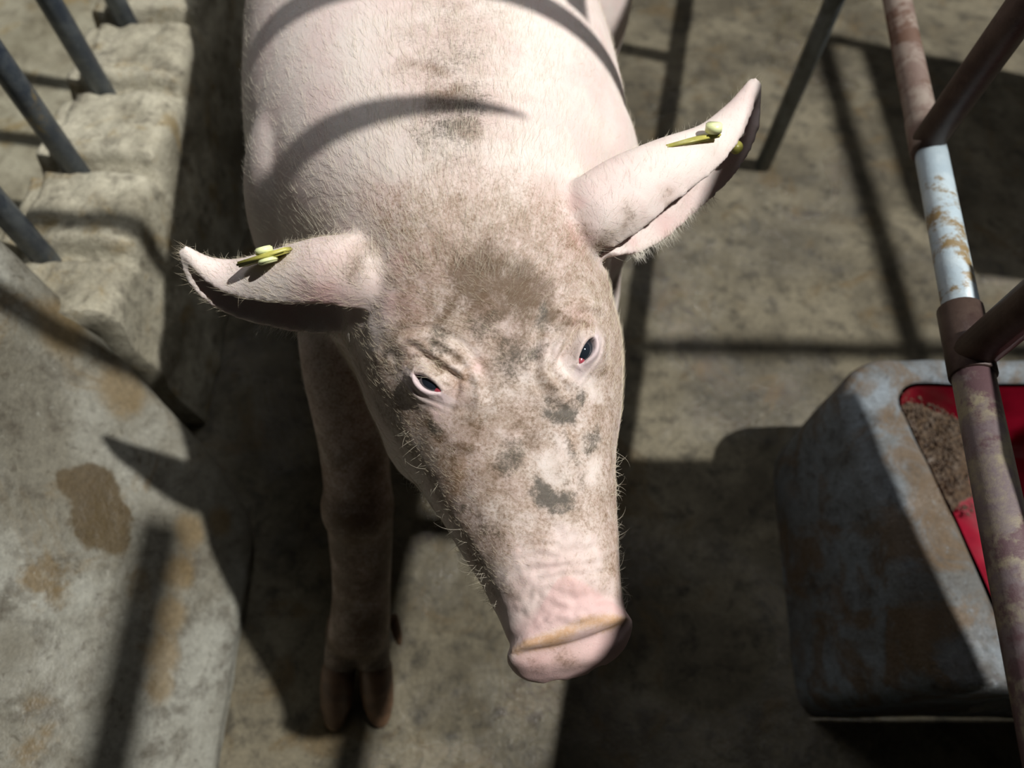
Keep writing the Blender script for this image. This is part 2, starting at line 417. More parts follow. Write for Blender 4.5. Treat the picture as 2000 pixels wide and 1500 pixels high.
def snout():
    R = nrm([.965, .262, 0.0])
    def frame(n):
        n = nrm(n); u = nrm(np.cross(R, -n) if np.cross(R, -n)[2] > 0 else np.cross(-R, -n)); return R, u
    rows = [ # centre, normal, half width, half height
        ((.036, .165, .54), (.26, -.96, 0), .052, .050), ((.041, .142, .54), (.26, -.95, .05), .048, .041), ((.0450, .125, .538), (.26, -.94, .10), .0465, .034),
        ((.0470, .116, .537), (.26, -.94, .14), .0500, .0350), ((.0480, .110, .536), (.26, -.94, .18), .0545, .0385), ((.0490, .105, .535), (.26, -.94, .20), .0540, .0385),
        ((.0500, .1005, .531), (.26, -.94, .20), .0500, .0345), ((.0518, .094, .526), (.26, -.94, .16), .044, .031), ((.0530, .089, .522), (.26, -.94, .12), .033, .024), ((.0540, .087, .520), (.26, -.94, .10), .014, .011)]
    ns = 56; V = []
    for c, n, a, b in rows:
        r, u = frame(n)
        for k in range(ns):
            th = 2*math.pi*k/ns; cs = math.cos(th); sn_ = math.sin(th)
            ec, es = (.85, .62) if sn_ > 0 else (1, 1)
            V.append(np.array(c)+r*a*math.copysign(abs(cs)**ec, cs)+u*b*math.copysign(abs(sn_)**es, sn_))
    return V, loft_faces(len(rows), ns)
EAR_RIMS = []
def sst1(x, a, b):
    t = min(1, max(0, (x-a)/(b-a))); return t*t*(3-2*t)
def ear(pts, scales, roll):
    """pts: axis points root to tip; C-shaped section opening forwards, thickness ~6 mm"""
    C = spline(pts, 34); S = spline(np.array(scales)[:, None], 34)[:, 0]; V = []
    RIM = []
    sec0 = np.array([(-.011, .012), (.008, .016), (.024, .009), (.031, -.004), (.028, -.019), (.013, -.030), (-.010, -.036), (-.037, -.036)])
    sec0 = spline(sec0, 22); sec1 = spline(np.array([(-.020, .010), (-.004, .021), (.018, .017), (.031, .0), (.024, -.017), (.004, -.024), (-.018, -.016), (-.027, .004)]), 22)
    nn = len(C)
    for i in range(nn):
        t = nrm(C[min(i+1, nn-1)]-C[max(i-1, 0)]); v = nrm(CPOS-C[i])
        w_ = nrm(v-t*(v@t)); u = np.cross(w_, t); 
        if u[1] < 0: u = -u
        cr, sr = math.cos(roll), math.sin(roll); u, w_ = u*cr+w_*sr, w_*cr-u*sr
        flat = 1-.45*(i/nn); cl = float(sst1(i/nn, .18, .42)); sec = sec1*(1-cl)+sec0*cl
        th = .0034
        P2 = sec*S[i]*np.array([1, flat]); T = np.gradient(P2, axis=0); T /= np.linalg.norm(T, axis=1)[:, None]; Nn = np.c_[-T[:, 1], T[:, 0]]
        ring = np.r_[P2+Nn*th, (P2-Nn*th)[::-1]]
        for a, b in ring: V.append(C[i]+u*a+w_*b)
        RIM.append(C[i]+u*P2[-1][0]+w_*P2[-1][1])
    EAR_RIMS.append(np.array(RIM))
    return V, loft_faces(nn, 44)
def ellipsoid(c, r, R=None, n=20):
    V = []; 
    for i in range(1, n):
        ph = math.pi*i/n
        for k in range(2*n):
            th = math.pi*k/n; p = np.array([r[0]*math.sin(ph)*math.cos(th), r[1]*math.sin(ph)*math.sin(th), r[2]*math.cos(ph)])
            V.append(np.array(c)+(R@p if R is not None else p))
    return V, loft_faces(n-1, 2*n)

pieces = [trunk(), snout()]
TV, TF = pieces[0]
bvh0 = BVHTree.FromPolygons([tuple(v) for v in TV], TF)
def hit(bv, px, py):
    r = nrm(ray(px, py)); h = bv.ray_cast(Vector(CPOS), Vector(r)); return (np.array(h[0]), np.array(h[1])) if h[0] else (None, None)

# ears
EL = [at(800, 545, .655), at(735, 548, .668), at(650, 556, .668), at(560, 566, .652), at(465, 562, .640), at(400, 536, .648), at(352, 486, .668)]
ER = [at(1105, 465, .655), at(1165, 432, .675), at(1240, 398, .675), at(1320, 352, .668), at(1400, 296, .666), at(1450, 232, .676), at(1480, 156, .690)]
pieces.append(ear(EL, [.95, 1.12, 1.22, 1.12, .78, .48, .10], .0))
pieces.append(ear(ER, [.95, 1.20, 1.34, 1.22, .88, .60, .14], .10))

# forelegs (near one reaches forward), hind legs
def leg(pts, ra, rb):
    C = spline(pts, 40); A = spline(np.array(ra)[:, None], 40)[:, 0]; B = spline(np.array(rb)[:, None], 40)[:, 0]
    return rings_tube(C, A, 28, (1, 0, 0), B)
LEG = [(-.165, .66, .50), (-.185, .53, .47), (-.193, .445, .435), (-.192, .375, .345), (-.193, .31, .26), (-.201, .250, .170), (-.207, .215, .125), (-.213, .190, .098), (-.216, .178, .086)]
LRA = [.085, .082, .054, .047, .043, .039, .042, .040, .030]   # vertical-ish axis
LRB = [.080, .064, .050, .042, .042, .039, .041, .042, .034]
pieces.append(leg(LEG, LRA, LRB))
for sx in (-1, 1):
    C = spline([(-.210+sx*.012, .215, .115), (-.215+sx*.018, .190, .088), (-.218+sx*.0235, .165, .062), (-.219+sx*.0255, .152, .048)], 14)
    pieces.append(rings_tube(C, list(np.interp(np.linspace(0, 1, 14), [0, .4, .8, 1], [.026, .027, .0245, .021])), 20, (1, 0, 0), list(np.interp(np.linspace(0, 1, 14), [0, .4, .8, 1], [.026, .026, .0225, .020]))))
pieces.append(ellipsoid((-.194, .318, .275), (.046, .050, .052)))
LEG2 = [(.055, .66, .48), (.075, .56, .42), (.078, .50, .34), (.072, .43, .22), (.066, .38, .12), (.06, .35, .05), (.06, .34, .03)]
pieces.append(leg(LEG2, [.08, .07, .05, .045, .042, .044, .036], [.08, .06, .048, .043, .04, .044, .04]))
for sx in (-1, 1):
    cx = -.145
    pieces.append(leg([(cx+sx*.13, 1.42, .52), (cx+sx*.165, 1.36, .42), (cx+sx*.16, 1.38, .30), (cx+sx*.15, 1.50, .20), (cx+sx*.15, 1.46, .08), (cx+sx*.15, 1.44, .03)],
                      [.16, .14, .09, .05, .045, .04], [.11, .10, .07, .045, .04, .04]))
# thigh bulge seen at the top edge, shoulders, jowls, brows, poll muscle
pieces.append(ellipsoid((.065, 1.12, .42), (.125, .16, .20)))
pieces.append(ellipsoid((-.33, 1.22, .45), (.11, .20, .20)))
pieces.append(ellipsoid((-.215, .60, .50), (.085, .12, .16)))
pieces.append(ellipsoid((.065, .62, .50), (.085, .12, .16)))
pieces.append(ellipsoid((-.075, .37, .50), (.065, .11, .09)))
pieces.append(ellipsoid((.055, .40, .50), (.062, .11, .09)))
EYES = []
for (px, py) in ((832, 748), (1150, 682)):
    p, nn = hit(bvh0, px, py); n_ = nrm(nn if nn[2] > 0 else -nn); EYES.append((p, n_))
HY = nrm([.262, -.965, -.25]); HX = nrm([.965, .262, 0])         # head forward / head right (image right)
for i, (p, n_) in enumerate(EYES):
    pieces.append(ellipsoid(p-n_*.010, (.0235,)*3))
    brow = p-HY*.030+n_*.002+HX*(.010 if i == 0 else -.010)
    pieces.append(ellipsoid(brow-n_*.016, (.036, .028, .022)))

V = []; F = []
for v, f in pieces:
    o_ = len(V); V += list(v); F += [tuple(o_+q for q in ff_) for ff_ in f]
tmp = mesh_obj('pig_raw', V, F, None)
md = tmp.modifiers.new('r', 'REMESH'); md.mode = 'VOXEL'; md.voxel_size = .0034
dg = bpy.context.evaluated_depsgraph_get()
me = bpy.data.meshes.new_from_object(tmp.evaluated_get(dg))
bpy.data.objects.remove(tmp)
bm = bmesh.new(); bm.from_mesh(me)
# keep the largest island only (inner shells go)
bm.verts.ensure_lookup_table(); seen = set(); best = []
for v0 in bm.verts:
    if v0.index in seen: continue
    st = [v0]; seen.add(v0.index); isl = []
    while st:
        q = st.pop(); isl.append(q)
        for e in q.link_edges:
            ov = e.other_vert(q)
            if ov.index not in seen: seen.add(ov.index); st.append(ov)
    if len(isl) > len(best): best = isl
if len(best) < len(bm.verts):
    keep = set(best); bmesh.ops.delete(bm, geom=[v for v in bm.verts if v not in keep], context='VERTS')
bm.to_mesh(me); bm.free()

def arr(me):
    a = np.empty(len(me.vertices)*3); me.vertices.foreach_get('co', a); return a.reshape(-1, 3)
def smooth(me, co, it, wgt, lam=.5):
    ne = len(me.edges); e = np.empty(ne*2, int); me.edges.foreach_get('vertices', e); e = e.reshape(-1, 2)
    cnt = np.bincount(e.ravel(), minlength=len(co)).astype(float)[:, None]
    for _ in range(it):
        s = np.zeros_like(co)
        for ax in range(3):
            s[:, ax] = np.bincount(e[:, 0], co[e[:, 1], ax], len(co))+np.bincount(e[:, 1], co[e[:, 0], ax], len(co))
        co = co+(s/cnt-co)*lam*wgt
    return co
def sst(x, a, b):
    t = np.clip((x-a)/(b-a), 0, 1); return t*t*(3-2*t)
co = arr(me)
# thin ears, snout rim and hooves are smoothed less than the broad body
ear_d = np.minimum(np.min(np.linalg.norm(co[:, None]-np.array(EL[2:])[None], axis=2), axis=1), np.min(np.linalg.norm(co[:, None]-np.array(ER[2:])[None], axis=2), axis=1))
sn_d = np.linalg.norm(co-np.array([.049, .105, .54]), axis=1)
co = smooth(me, co, 4, np.ones((len(co), 1)))
wg = (sst(ear_d, .055, .09)*sst(sn_d, .05, .09))[:, None]
co = smooth(me, co, 14, wg)
me.vertices.foreach_set('co', co.ravel()); me.update()

# refine the face
def refine(me, centre_list, cuts=1):
    bm = bmesh.new(); bm.from_mesh(me); es = set()
    for c, r in centre_list:
        c = Vector(c)
        for e in bm.edges:
            if (e.verts[0].co-c).length < r and (e.verts[1].co-c).length < r: es.add(e)
    bmesh.ops.subdivide_edges(bm, edges=list(es), cuts=cuts, use_grid_fill=True, smooth=.0)
    bm.to_mesh(me); bm.free()
refine(me, [((.0, .30, .60), .17), ((.045, .14, .55), .11)])
bvh1 = BVHTree.FromPolygons([tuple(v) for v in arr(me)], [tuple(p.vertices) for p in me.polygons])
EY2 = []
for i, (px, py) in enumerate(((832, 748), (1150, 682))):
    p, nn = hit(bvh1, px, py); n_ = nrm(.35*EYES[i][1]+.45*nrm(nn)+.2*nrm(EYES[i][0]-np.array([-.003, .32, .54]))); EY2.append((p, n_))
refine(me, [(tuple(p), .035) for p, _ in EY2])
co = arr(me)
co = smooth(me, co, 2, np.ones((len(co), 1))*sst(-np.linalg.norm(co-np.array([.01, .27, .6]), axis=1), -.2, -.17)[:, None])
me.vertices.foreach_set('co', co.ravel()); me.update()
nv = np.empty(len(me.vertices)*3); me.vertex_normals.foreach_get('vector', nv); nv = nv.reshape(-1, 3)
EYEB = []
def nz3(c, m_, s_):
    o_ = np.zeros(len(c)); k_ = np.where(m_*(np.linalg.norm(c-p, axis=1) < .07))[0]
    for q in k_: o_[q] = mnoise.noise(Vector(c[q]*s_))
    return o_
lidmask = np.zeros(len(co)); ballmask = np.zeros(len(co))
for i, (p, n_) in enumerate(EY2):
    # local axes: ea along the slit (towards the snout-side corner), eb across (towards the poll)
    inner = nrm(HY*.75+HX*(.66 if i == 0 else -.66)); ea = nrm(inner-n_*(inner@n_)); eb = np.cross(n_, ea)
    if eb@(-HY) < 0: eb = -eb
    d = co-p; A = d@ea; B = d@eb; Cn = d@n_
    near = (np.abs(Cn) < .03)*(np.linalg.norm(d, axis=1) < .06)
    L = .0118; hu = .0034 if i == 0 else .0044; hl = .0044
    x = np.clip(A/L, -1, 1); prof_u = hu*(1-x*x)**.75; prof_l = hl*(1-x*x)**.8
    sd = np.where(B > 0, B-prof_u, -B-prof_l); sd = np.where(np.abs(A) > L, np.maximum(sd, np.abs(A)-L), sd)
    hole = near*(1-sst(sd, -.0016, .0008))
    rr = np.sqrt((A/1.25)**2+B**2)
    # raised rims, fold above, pouch below
    rim = near*np.exp(-((sd-.0028)/.0022)**2)*.0015
    fold = near*np.exp(-((B-.0145-.10*np.abs(A))/.0022)**2)*np.exp(-(A/.022)**2)*-.0026
    fold += near*np.exp(-((B-.021-.10*np.abs(A))/.0035)**2)*np.exp(-(A/.026)**2)*.0026
    fold += near*np.exp(-((B+.0125-.16*np.abs(A))/.0022)**2)*np.exp(-(A/.020)**2)*-.0016
    fold += near*np.exp(-((B+.0185-.16*np.abs(A))/.0024)**2)*np.exp(-(A/.020)**2)*-.0010
    rad = np.sqrt((A*.8)**2+B**2); fold += near*np.sin((rad-.02)*520+nz3(co, near, 60)*1.6)*.0011*sst(rad, .015, .022)*(1-sst(rad, .034, .052))*sst(B+.35*np.abs(A), .0, .012)
    fold += near*np.exp(-((rad-.030)/.007)**2)*.0035*sst(B, -.004, .012)
    fold += near*np.exp(-((B-.0078)/.0032)**2)*np.exp(-(A/.013)**2)*.0022
    co += n_*((rim+fold-.011*hole))[:, None]
    lidmask = np.maximum(lidmask, near*np.exp(-(np.maximum(sd, 0)/np.where(B < 0, .010, .006))**2)*np.where(B < 0, 1, .12))
    EYEB.append((p-n_*.0145, n_, ea, eb, L, p))

# wrinkles: broad skin folds behind the ears and over the snout, fine noise
def nz(c, s, seed=0):
    return np.array([mnoise.noise(Vector((q[0]*s+seed, q[1]*s, q[2]*s))) for q in c])
hd = np.linalg.norm(co-np.array([.02, .26, .58]), axis=1); sel = hd < .24
amp = np.zeros(len(co)); amp[sel] = nz(co[sel], 26)*.0016+nz(co[sel], 70, 5)*.0006
sn = np.linalg.norm(co-np.array([.040, .155, .575]), axis=1); s2 = sn < .06
along = (co-np.array([.047, .11, .56]))@np.array([-.262, .965, 0])
wr = np.zeros(len(co)); wr[s2] = (np.sin(along[s2]*620+nz(co[s2], 45, 3)*7)*.0004+nz(co[s2], 150, 4)*.0010+nz(co[s2], 80, 9)*.0008)*(1-sst(sn[s2], .025, .06))
# lip line on both sides of the muzzle
side = (co-np.array([.02, .22, .54]))@HX; fw = (co-np.array([.02, .22, .54]))@HY
lipz = .522+.20*np.clip(-fw-.02, -.2, .2)*.1
lip = -np.exp(-((co[:, 2]-lipz)/.004)**2)*.0045*sst(fw, -.09, -.05)*(np.abs(side) > .035)*(1-sst(fw, .095, .11))
co += nv*(amp+wr+lip)[:, None]
# the snout rim stands proud: groove below it on the disc, saddle behind it
_n = nrm([.26, -.94, .20]); _c = np.array([.0485, .1075, .5355]); _u = nrm([-.05, .2, .975]); dn_ = (co-_c)@_n; du_ = (co-_c)@_u; dr_ = (co-_c)@nrm([.965, .262, 0]); sn_r = np.linalg.norm(co-_c, axis=1) < .075
co -= _n*(sn_r*.0050*np.exp(-((du_-.021)/.006)**2)*sst(dn_, -.002, .003)*np.exp(-(dr_/.045)**4))[:, None]
co += (_n*.45+_u*.9)*(sn_r*.0030*np.exp(-((du_-.033)/.007)**2)*np.exp(-((dn_-.001)/.005)**2))[:, None]
co -= _u*(sn_r*.0035*np.exp(-((dn_+.014)/.006)**2)*sst(du_, .005, .02)*(1-.6*np.exp(-(dr_/.012)**2)))[:, None]
# shallow valleys between neck and shoulders
# nostrils on the lower half of the snout disc
for sgn in (-1, 1):
    c = np.array([.0530, .0910, .505])+nrm([.965, .262, 0])*sgn*.019
    d = np.linalg.norm((co-c)*np.array([1, 1, .75]), axis=1); co += np.array([-.22, .85, .0])*(.009*(1-sst(d, .003, .0095)))[:, None]
me.vertices.foreach_set('co', co.ravel()); me.update()
me.polygons.foreach_set('use_smooth', [True]*len(me.polygons))
nv = np.empty(len(me.vertices)*3); me.vertex_normals.foreach_get('vector', nv); nv = nv.reshape(-1, 3)
BV = BVHTree.FromPolygons([tuple(v) for v in co], [tuple(p.vertices) for p in me.polygons])

# --- pigment and dirt, kept as attributes on the skin
brown = np.zeros(len(co)); grey = np.zeros(len(co)); pink = np.zeros(len(co)); ochre = np.zeros(len(co))
WARP = co.copy(); _f = np.where((co[:, 1] < .85)*(co[:, 2] > .3))[0]
for q in _f:
    v_ = Vector(co[q]); WARP[q] += np.array(mnoise.noise_vector(v_*38))*.014+np.array(mnoise.noise_vector(v_*120))*.006
def dab(arr_, px, py, rpx, s, ax=None):
    p, n0 = hit(BV, px, py)
    if p is None: return
    dist = np.linalg.norm(p-CPOS); r = rpx*dist/FPX
    d = np.linalg.norm(WARP-p, axis=1); g = s*np.exp(-(d/r)**2*1.6)
    if s < 0: arr_ *= 1+g
    else: np.maximum(arr_, g, out=arr_)
eard2 = np.minimum(np.min(np.linalg.norm(co[:, None]-np.array(EL[2:])[None], axis=2), axis=1), np.min(np.linalg.norm(co[:, None]-np.array(ER[2:])[None], axis=2), axis=1))
facew = sst(eard2, .05, .075)*(1-sst(co[:, 1], .40, .50))*sst(co[:, 1], .105, .17)*sst(nv[:, 2], -.1, .35)
brown = np.maximum(brown, .46*facew); ochre = np.maximum(ochre, .34*facew); grey = np.maximum(grey, .15*facew*(1-sst(co[:, 1], .36, .42)))
backw = sst(co[:, 1], .40, .5)*np.exp(-((co[:, 0]+.05)/.07)**2)*sst(co[:, 2], .6, .7); brown = np.maximum(brown, .36*backw)
brown = np.maximum(brown, .09*sst(nv[:, 2], 0, .5)*sst(co[:, 1], .4, .5))
for a in [(1100, 1290, 55, .5), (1040, 1290, 40, .45), (1000, 1150, 60, .5), (930, 1100, 50, .45), (1150, 1130, 40, .3), (930, 545, 120, 1.), (1010, 575, 110, 1.), (940, 500, 90, .8), (880, 610, 50, .8), (1060, 560, 60, .9), (1100, 620, 40, .8), (960, 620, 80, .85), (900, 870, 55, .8), (1030, 860, 60, .7), (960, 930, 60, .7), (1090, 900, 45, .6), (1075, 600, 55, .9), (860, 500, 90, .6), (880, 590, 70, .6), (960, 460, 110, .5), (830, 815, 48, .95),
          (860, 850, 50, .7), (885, 900, 60, .6), (1000, 660, 90, .75), (960, 740, 80, .55), (1000, 800, 70, .5), (920, 830, 60, .6), (1000, 900, 80, .55),
          (970, 980, 60, .5), (1080, 960, 70, .6), (1020, 1050, 60, .45), (1180, 720, 45, .7), (1190, 800, 40, .6), (870, 690, 38, .75), (800, 690, 30, .7), (1140, 640, 35, .6),
          (960, 1080, 70, .35), (1160, 1000, 60, .35), (950, 1150, 60, .35), (690, 520, 55, .55), (720, 480, 50, .5), (770, 520, 60, .5), (1170, 475, 45, .75), (1150, 500, 40, .6), (1230, 430, 32, .5),
          (1300, 385, 26, .45), (1130, 470, 40, .5), (850, 130, 80, .6), (880, 190, 70, .75), (910, 250, 70, .65), (820, 60, 70, .4), (880, 330, 110, .4), (950, 390, 120, .4), (720, 400, 100, .35),
          (1000, 340, 100, .28), (640, 880, 60, .6), (700, 960, 60, .6), (830, 640, 60, .4), (1200, 560, 25, .7), (760, 760, 25, .5), (800, 860, 40, .4)]:
    dab(brown, *a)
for a in [(1070, 965, 36, 1.), (1085, 995, 28, .8), (1088, 795, 40, 1.), (1125, 770, 25, .8), (1060, 690, 45, .7), (1015, 700, 70, .5), (1160, 850, 35, .75), (1110, 870, 40, .7),
          (985, 905, 50, .6), (950, 1030, 40, .4), (880, 250, 80, .5), (920, 205, 60, .5), (900, 110, 70, .35), (1060, 620, 35, .6), (940, 1090, 40, .35), (910, 1000, 30, .45),
          (860, 660, 45, .5), (840, 830, 35, .7), (980, 1130, 50, .3), (1130, 930, 40, .5), (950, 640, 60, .45)]:
    dab(grey, *a)
for a in [(935, 730, 34, .6), (920, 1210, 80, .25), (1090, 1190, 60, .45), (1080, 1130, 110, .30), (1150, 1180, 60, .35), (1115, 1170, 16, .9), (1000, 1200, 60, .3), (640, 590, 70, .75), (560, 610, 50, .4), (1300, 440, 50, .6), (1230, 470, 40, .5), (1350, 380, 40, .35), (1115, 400, 30, .6), (1120, 460, 35, .6),
          (790, 500, 45, .6), (780, 590, 50, .5), (850, 790, 30, .4), (1130, 620, 40, .5), (640, 500, 70, .35), (1200, 360, 80, .3), (890, 760, 40, .4)]:
    dab(pink, *a)
for a in [(900, 740, 40, .6), (885, 930, 70, .65), (910, 860, 50, .5), (1120, 850, 40, .6), (880, 690, 50, .5), (960, 560, 80, .5), (850, 860, 60, .45), (1180, 800, 35, .5)]:
    dab(ochre, *a)
for a in [(1085, 905, 34, -.8), (1100, 870, 22, -.7), (1150, 760, 34, -.8), (1075, 1110, 70, -.7), (1165, 920, 40, -.75), (1110, 700, 45, -.8), (850, 775, 40, -.8), (1160, 1080, 50, -.7), (1100, 1050, 30, -.7), (910, 690, 30, -.5), (930, 740, 28, -.7),
          (1000, 1100, 50, -.4), (985, 650, 25, -.5), (1040, 730, 28, -.5), (980, 860, 30, -.4)]:
    for q in (brown, grey, ochre): dab(q, *a)
# the hoof end of the legs is caked
legz = (co[:, 1] < .46)*(np.abs(co[:, 0]+.2) < .07)*(co[:, 2] < .46)
lg = legz*np.clip(1.35-co[:, 2]*1.5, 0, 1.0)*(.75+.35*np.array([mnoise.noise(Vector(q*30)) if l_ else 0 for q, l_ in zip(co, legz)])); brown = np.maximum(brown, lg*sst(-co[:, 2], -.47, -.36)); ochre = np.maximum(ochre, legz*.35); grey = np.maximum(grey, legz*.5*sst(-co[:, 2], -.20, -.05))
low = (co[:, 2] < .3)*(1-legz); brown = np.maximum(brown, low*.8)
# snout: pink saddle, ochre edge on the rim
snd = np.linalg.norm(co-np.array([.0485, .108, .54]), axis=1)
pink = np.maximum(pink, .50*(1-sst(snd, .045, .062))+.15*(snd < .06)*(dn_ > .004))
dn_ = (co-_c)@_n; du_ = (co-_c)@_u; dr_ = (co-_c)@nrm([.965, .262, 0])
saddle = (snd < .085)*sst(du_, .012, .022)*sst(dn_, -.036, -.030)*(1-sst(dn_, -.003, .001))*(1-sst(np.abs(dr_-.004)-.052*(1+dn_/.036), -.004, .004))
pink = np.maximum(pink, saddle*.62); brown *= 1-.8*saddle
rimm = np.exp(-((dn_-.002+.0012*np.sin(dr_*110))/.0048)**2)*(snd < .075)*sst(du_, .014, .026)*(1-.25*np.abs(np.sin(dr_*60+1)))
ochre = np.maximum(ochre, rimm*.95); pink = pink*(1-.4*rimm)
brown *= 1-lidmask; grey *= 1-lidmask; ochre *= 1-lidmask
# inside of the ears is pinker
for nm, data in (('brown', brown), ('grey', grey), ('pink', pink), ('ochre', ochre), ('lid', lidmask)):
    at_ = me.attributes.new(nm, 'FLOAT', 'POINT'); at_.data.foreach_set('value', data.astype(np.float32))

def skin_mat():
    m, nt, b = mat_new('pig_skin'); co_ = texco(nt)
    def attr(n): 
        a = N(nt, 'ShaderNodeAttribute', attribute_name=n); return a.outputs['Fac']
    nf = noise_n(nt, co_, 380, 6, .75, .2); nm_ = noise_n(nt, co_, 80, 8, .74, .4, (3, 3, 1)); nl = noise_n(nt, co_, 16, 5, .6, .3, (7, 1, 2)); nx_ = noise_n(nt, co_, 800, 3, .6, 0, (1, 8, 2))
    c = mixc(nt, ramp(nt, nl, .35, .65), (.70, .62, .575), (.66, .54, .51))
    c = mixc(nt, math_n(nt, 'MULTIPLY', attr('pink'), .85), c, (.58, .31, .30))
    def dirt(c, a, lo, hi, col, k, seedmix):
        # mottled: the attribute sets how much of the grain is covered
        g = math_n(nt, 'ADD', math_n(nt, 'MULTIPLY', nm_, seedmix), math_n(nt, 'MULTIPLY', nf, 1-seedmix))
        v = math_n(nt, 'ADD', math_n(nt, 'MULTIPLY', a, .80), math_n(nt, 'MULTIPLY', math_n(nt, 'SUBTRACT', g, .5), 1.7))
        f = math_n(nt, 'MULTIPLY', math_n(nt, 'MULTIPLY', ramp(nt, v, lo, hi), k), ramp(nt, a, .03, .3))
        return mixc(nt, f, c, col)
    c = dirt(c, attr('ochre'), .05, .80, (.46, .255, .10), .80, .5)
    c = mixc(nt, math_n(nt, 'MULTIPLY', attr('brown'), math_n(nt, 'ADD', .36, math_n(nt, 'MULTIPLY', ramp(nt, noise_n(nt, co_, 48, 8, .7, .6, (9, 4, 6)), .36, .64), .60))), c, (.215, .120, .052))
    c = dirt(c, attr('brown'), .16, .74, (.080, .042, .016), .84, .42)
    c = mixc(nt, math_n(nt, 'MULTIPLY', attr('grey'), .45), c, (.17, .145, .11))
    c = dirt(c, attr('grey'), .12, .60, (.070, .060, .047), .88, .42)
    # hair roots and specks everywhere
    sp = ramp(nt, nx_, .63, .72); c = mixc(nt, math_n(nt, 'MULTIPLY', sp, .45), c, (.22, .14, .09))
    c = mixc(nt, math_n(nt, 'MULTIPLY', attr('lid'), .8), c, (.52, .42, .43))
    nt.links.new(c, b.inputs['Base Color'])
    b.inputs['Roughness'].default_value = .55; b.inputs['Specular IOR Level'].default_value = .35
    b.inputs['Subsurface Weight'].default_value = .10; b.inputs['Subsurface Radius'].default_value = (1.0, .35, .25); b.inputs['Subsurface Scale'].default_value = .006
    h = math_n(nt, 'ADD', math_n(nt, 'MULTIPLY', nf, .6), math_n(nt, 'MULTIPLY', nm_, .8)); bump(nt, b, h, .35, .0022)
    return m
M_SKIN = skin_mat(); me.materials.clear(); me.materials.append(M_SKIN); me.name = 'pig'
pig = bpy.data.objects.new('pig', me); COL.objects.link(pig)
tag(pig, 'pale pink pig with dirty brown face and yellow ear tags looking up from the pen', 'pig')

# eyes
for (c, n_, ea, eb, L, p) in EYEB:
    V, F = ellipsoid(c, (.0129,)*3, None, 24); e = mesh_obj('eye', V, F, M_EYE, pig)
    q = c+ea*.0084+n_*.0084-eb*.0006
    R = np.c_[ea, eb, n_]; V, F = ellipsoid(q, (.0044, .0030, .0017), R, 12); mesh_obj('tear_corner', V, F, M_CARUNCLE, e)['label'] = 'red inner corner of the eye'

# hooves: two claws per forefoot in view, dew claws behind
def claw(base, tip, wdt, hgt, name='hoof'):
    base = np.array(base); tip = np.array(tip); rows = []; C = []; A = []; B = []
    for k, (t, a, b) in enumerate(((0, .85, .80), (.12, 1, .95), (.4, 1.0, .82), (.65, .90, .62), (.85, .66, .38), (.95, .45, .22), (1, .22, .10))):
        C.append(base+(tip-base)*t); A.append(wdt*a); B.append(hgt*b)
    V, F = rings_tube(C, A, 20, (0, 0, 1), B); V = [np.array([v[0], v[1], max(v[2], .0)]) for v in V]
    return mesh_obj(name, V, F, M_HORN, pig)
claw((-.2440, .166, .056), (-.2540, .078, .004), .0235, .034)
claw((-.1945, .166, .056), (-.1870, .082, .004), .0235, .034)
claw((-.258, .225, .060), (-.268, .185, .030), .0075, .009, 'dew_claw'); claw((-.172, .225, .060), (-.164, .19, .030), .0075, .009, 'dew_claw')
claw((.040, .345, .028), (.035, .295, .010), .022, .028); claw((.080, .345, .028), (.086, .295, .010), .022, .028)
for sx in (-1, 1):
    for dx in (-.02, .02): claw((-.145+sx*.15+dx, 1.45, .028), (-.145+sx*.15+dx*1.3, 1.40, .010), .022, .028)

# ear tags
def bevbox(size, bev=.0015):
    bm = bmesh.new(); bmesh.ops.create_cube(bm, size=1); bmesh.ops.scale(bm, vec=size, verts=bm.verts)
    bmesh.ops.bevel(bm, geom=bm.edges[:], offset=bev, segments=2, affect='EDGES'); return bm
def tag_piece(name, bm, M, mat, parent, sm=True):
    bm.transform(M); m_ = bpy.data.meshes.new(name); bm.to_mesh(m_); bm.free(); m_.materials.append(mat)
    m_.polygons.foreach_set('use_smooth', [True]*len(m_.polygons))
    o = bpy.data.objects.new(name, m_); COL.objects.link(o); o.parent = parent; return o
def tag_frame(p, along, n_):
    x = nrm(along); z = nrm(np.array(n_)-x*(np.array(n_)@x)); y = np.cross(z, x)
    return Matrix(((x[0], y[0], z[0], p[0]), (x[1], y[1], z[1], p[1]), (x[2], y[2], z[2], p[2]), (0, 0, 0, 1)))
def cyl(r, d, seg=20):
    bm = bmesh.new(); bmesh.ops.create_cone(bm, cap_ends=True, segments=seg, radius1=r, radius2=r, depth=d)
    bmesh.ops.bevel(bm, geom=[e for e in bm.edges if len(e.link_faces) == 2 and e.calc_face_angle() > 1], offset=.001, segments=2, affect='EDGES'); return bm
# left tag: thin plate standing along the back of the ear, with a double button
a = at(470, 517, .672); b_ = at(566, 487, .688); mid = (a+b_)/2
Mf = tag_frame(mid, b_-a, (0.05, .75, .65))
tl = tag_piece('ear_tag', bevbox((np.linalg.norm(b_-a), .016, .0048)), Mf, M_TAG, pig); tl['label'] = 'olive yellow plastic tag on the left ear'
tag_piece('button', cyl(.0075, .006), Mf@Matrix.Translation((.001, 0, .0052)), M_TAG2, tl)
tag_piece('button', cyl(.0085, .004), Mf@Matrix.Translation((.004, -.004, -.0040)), M_TAG2, tl)
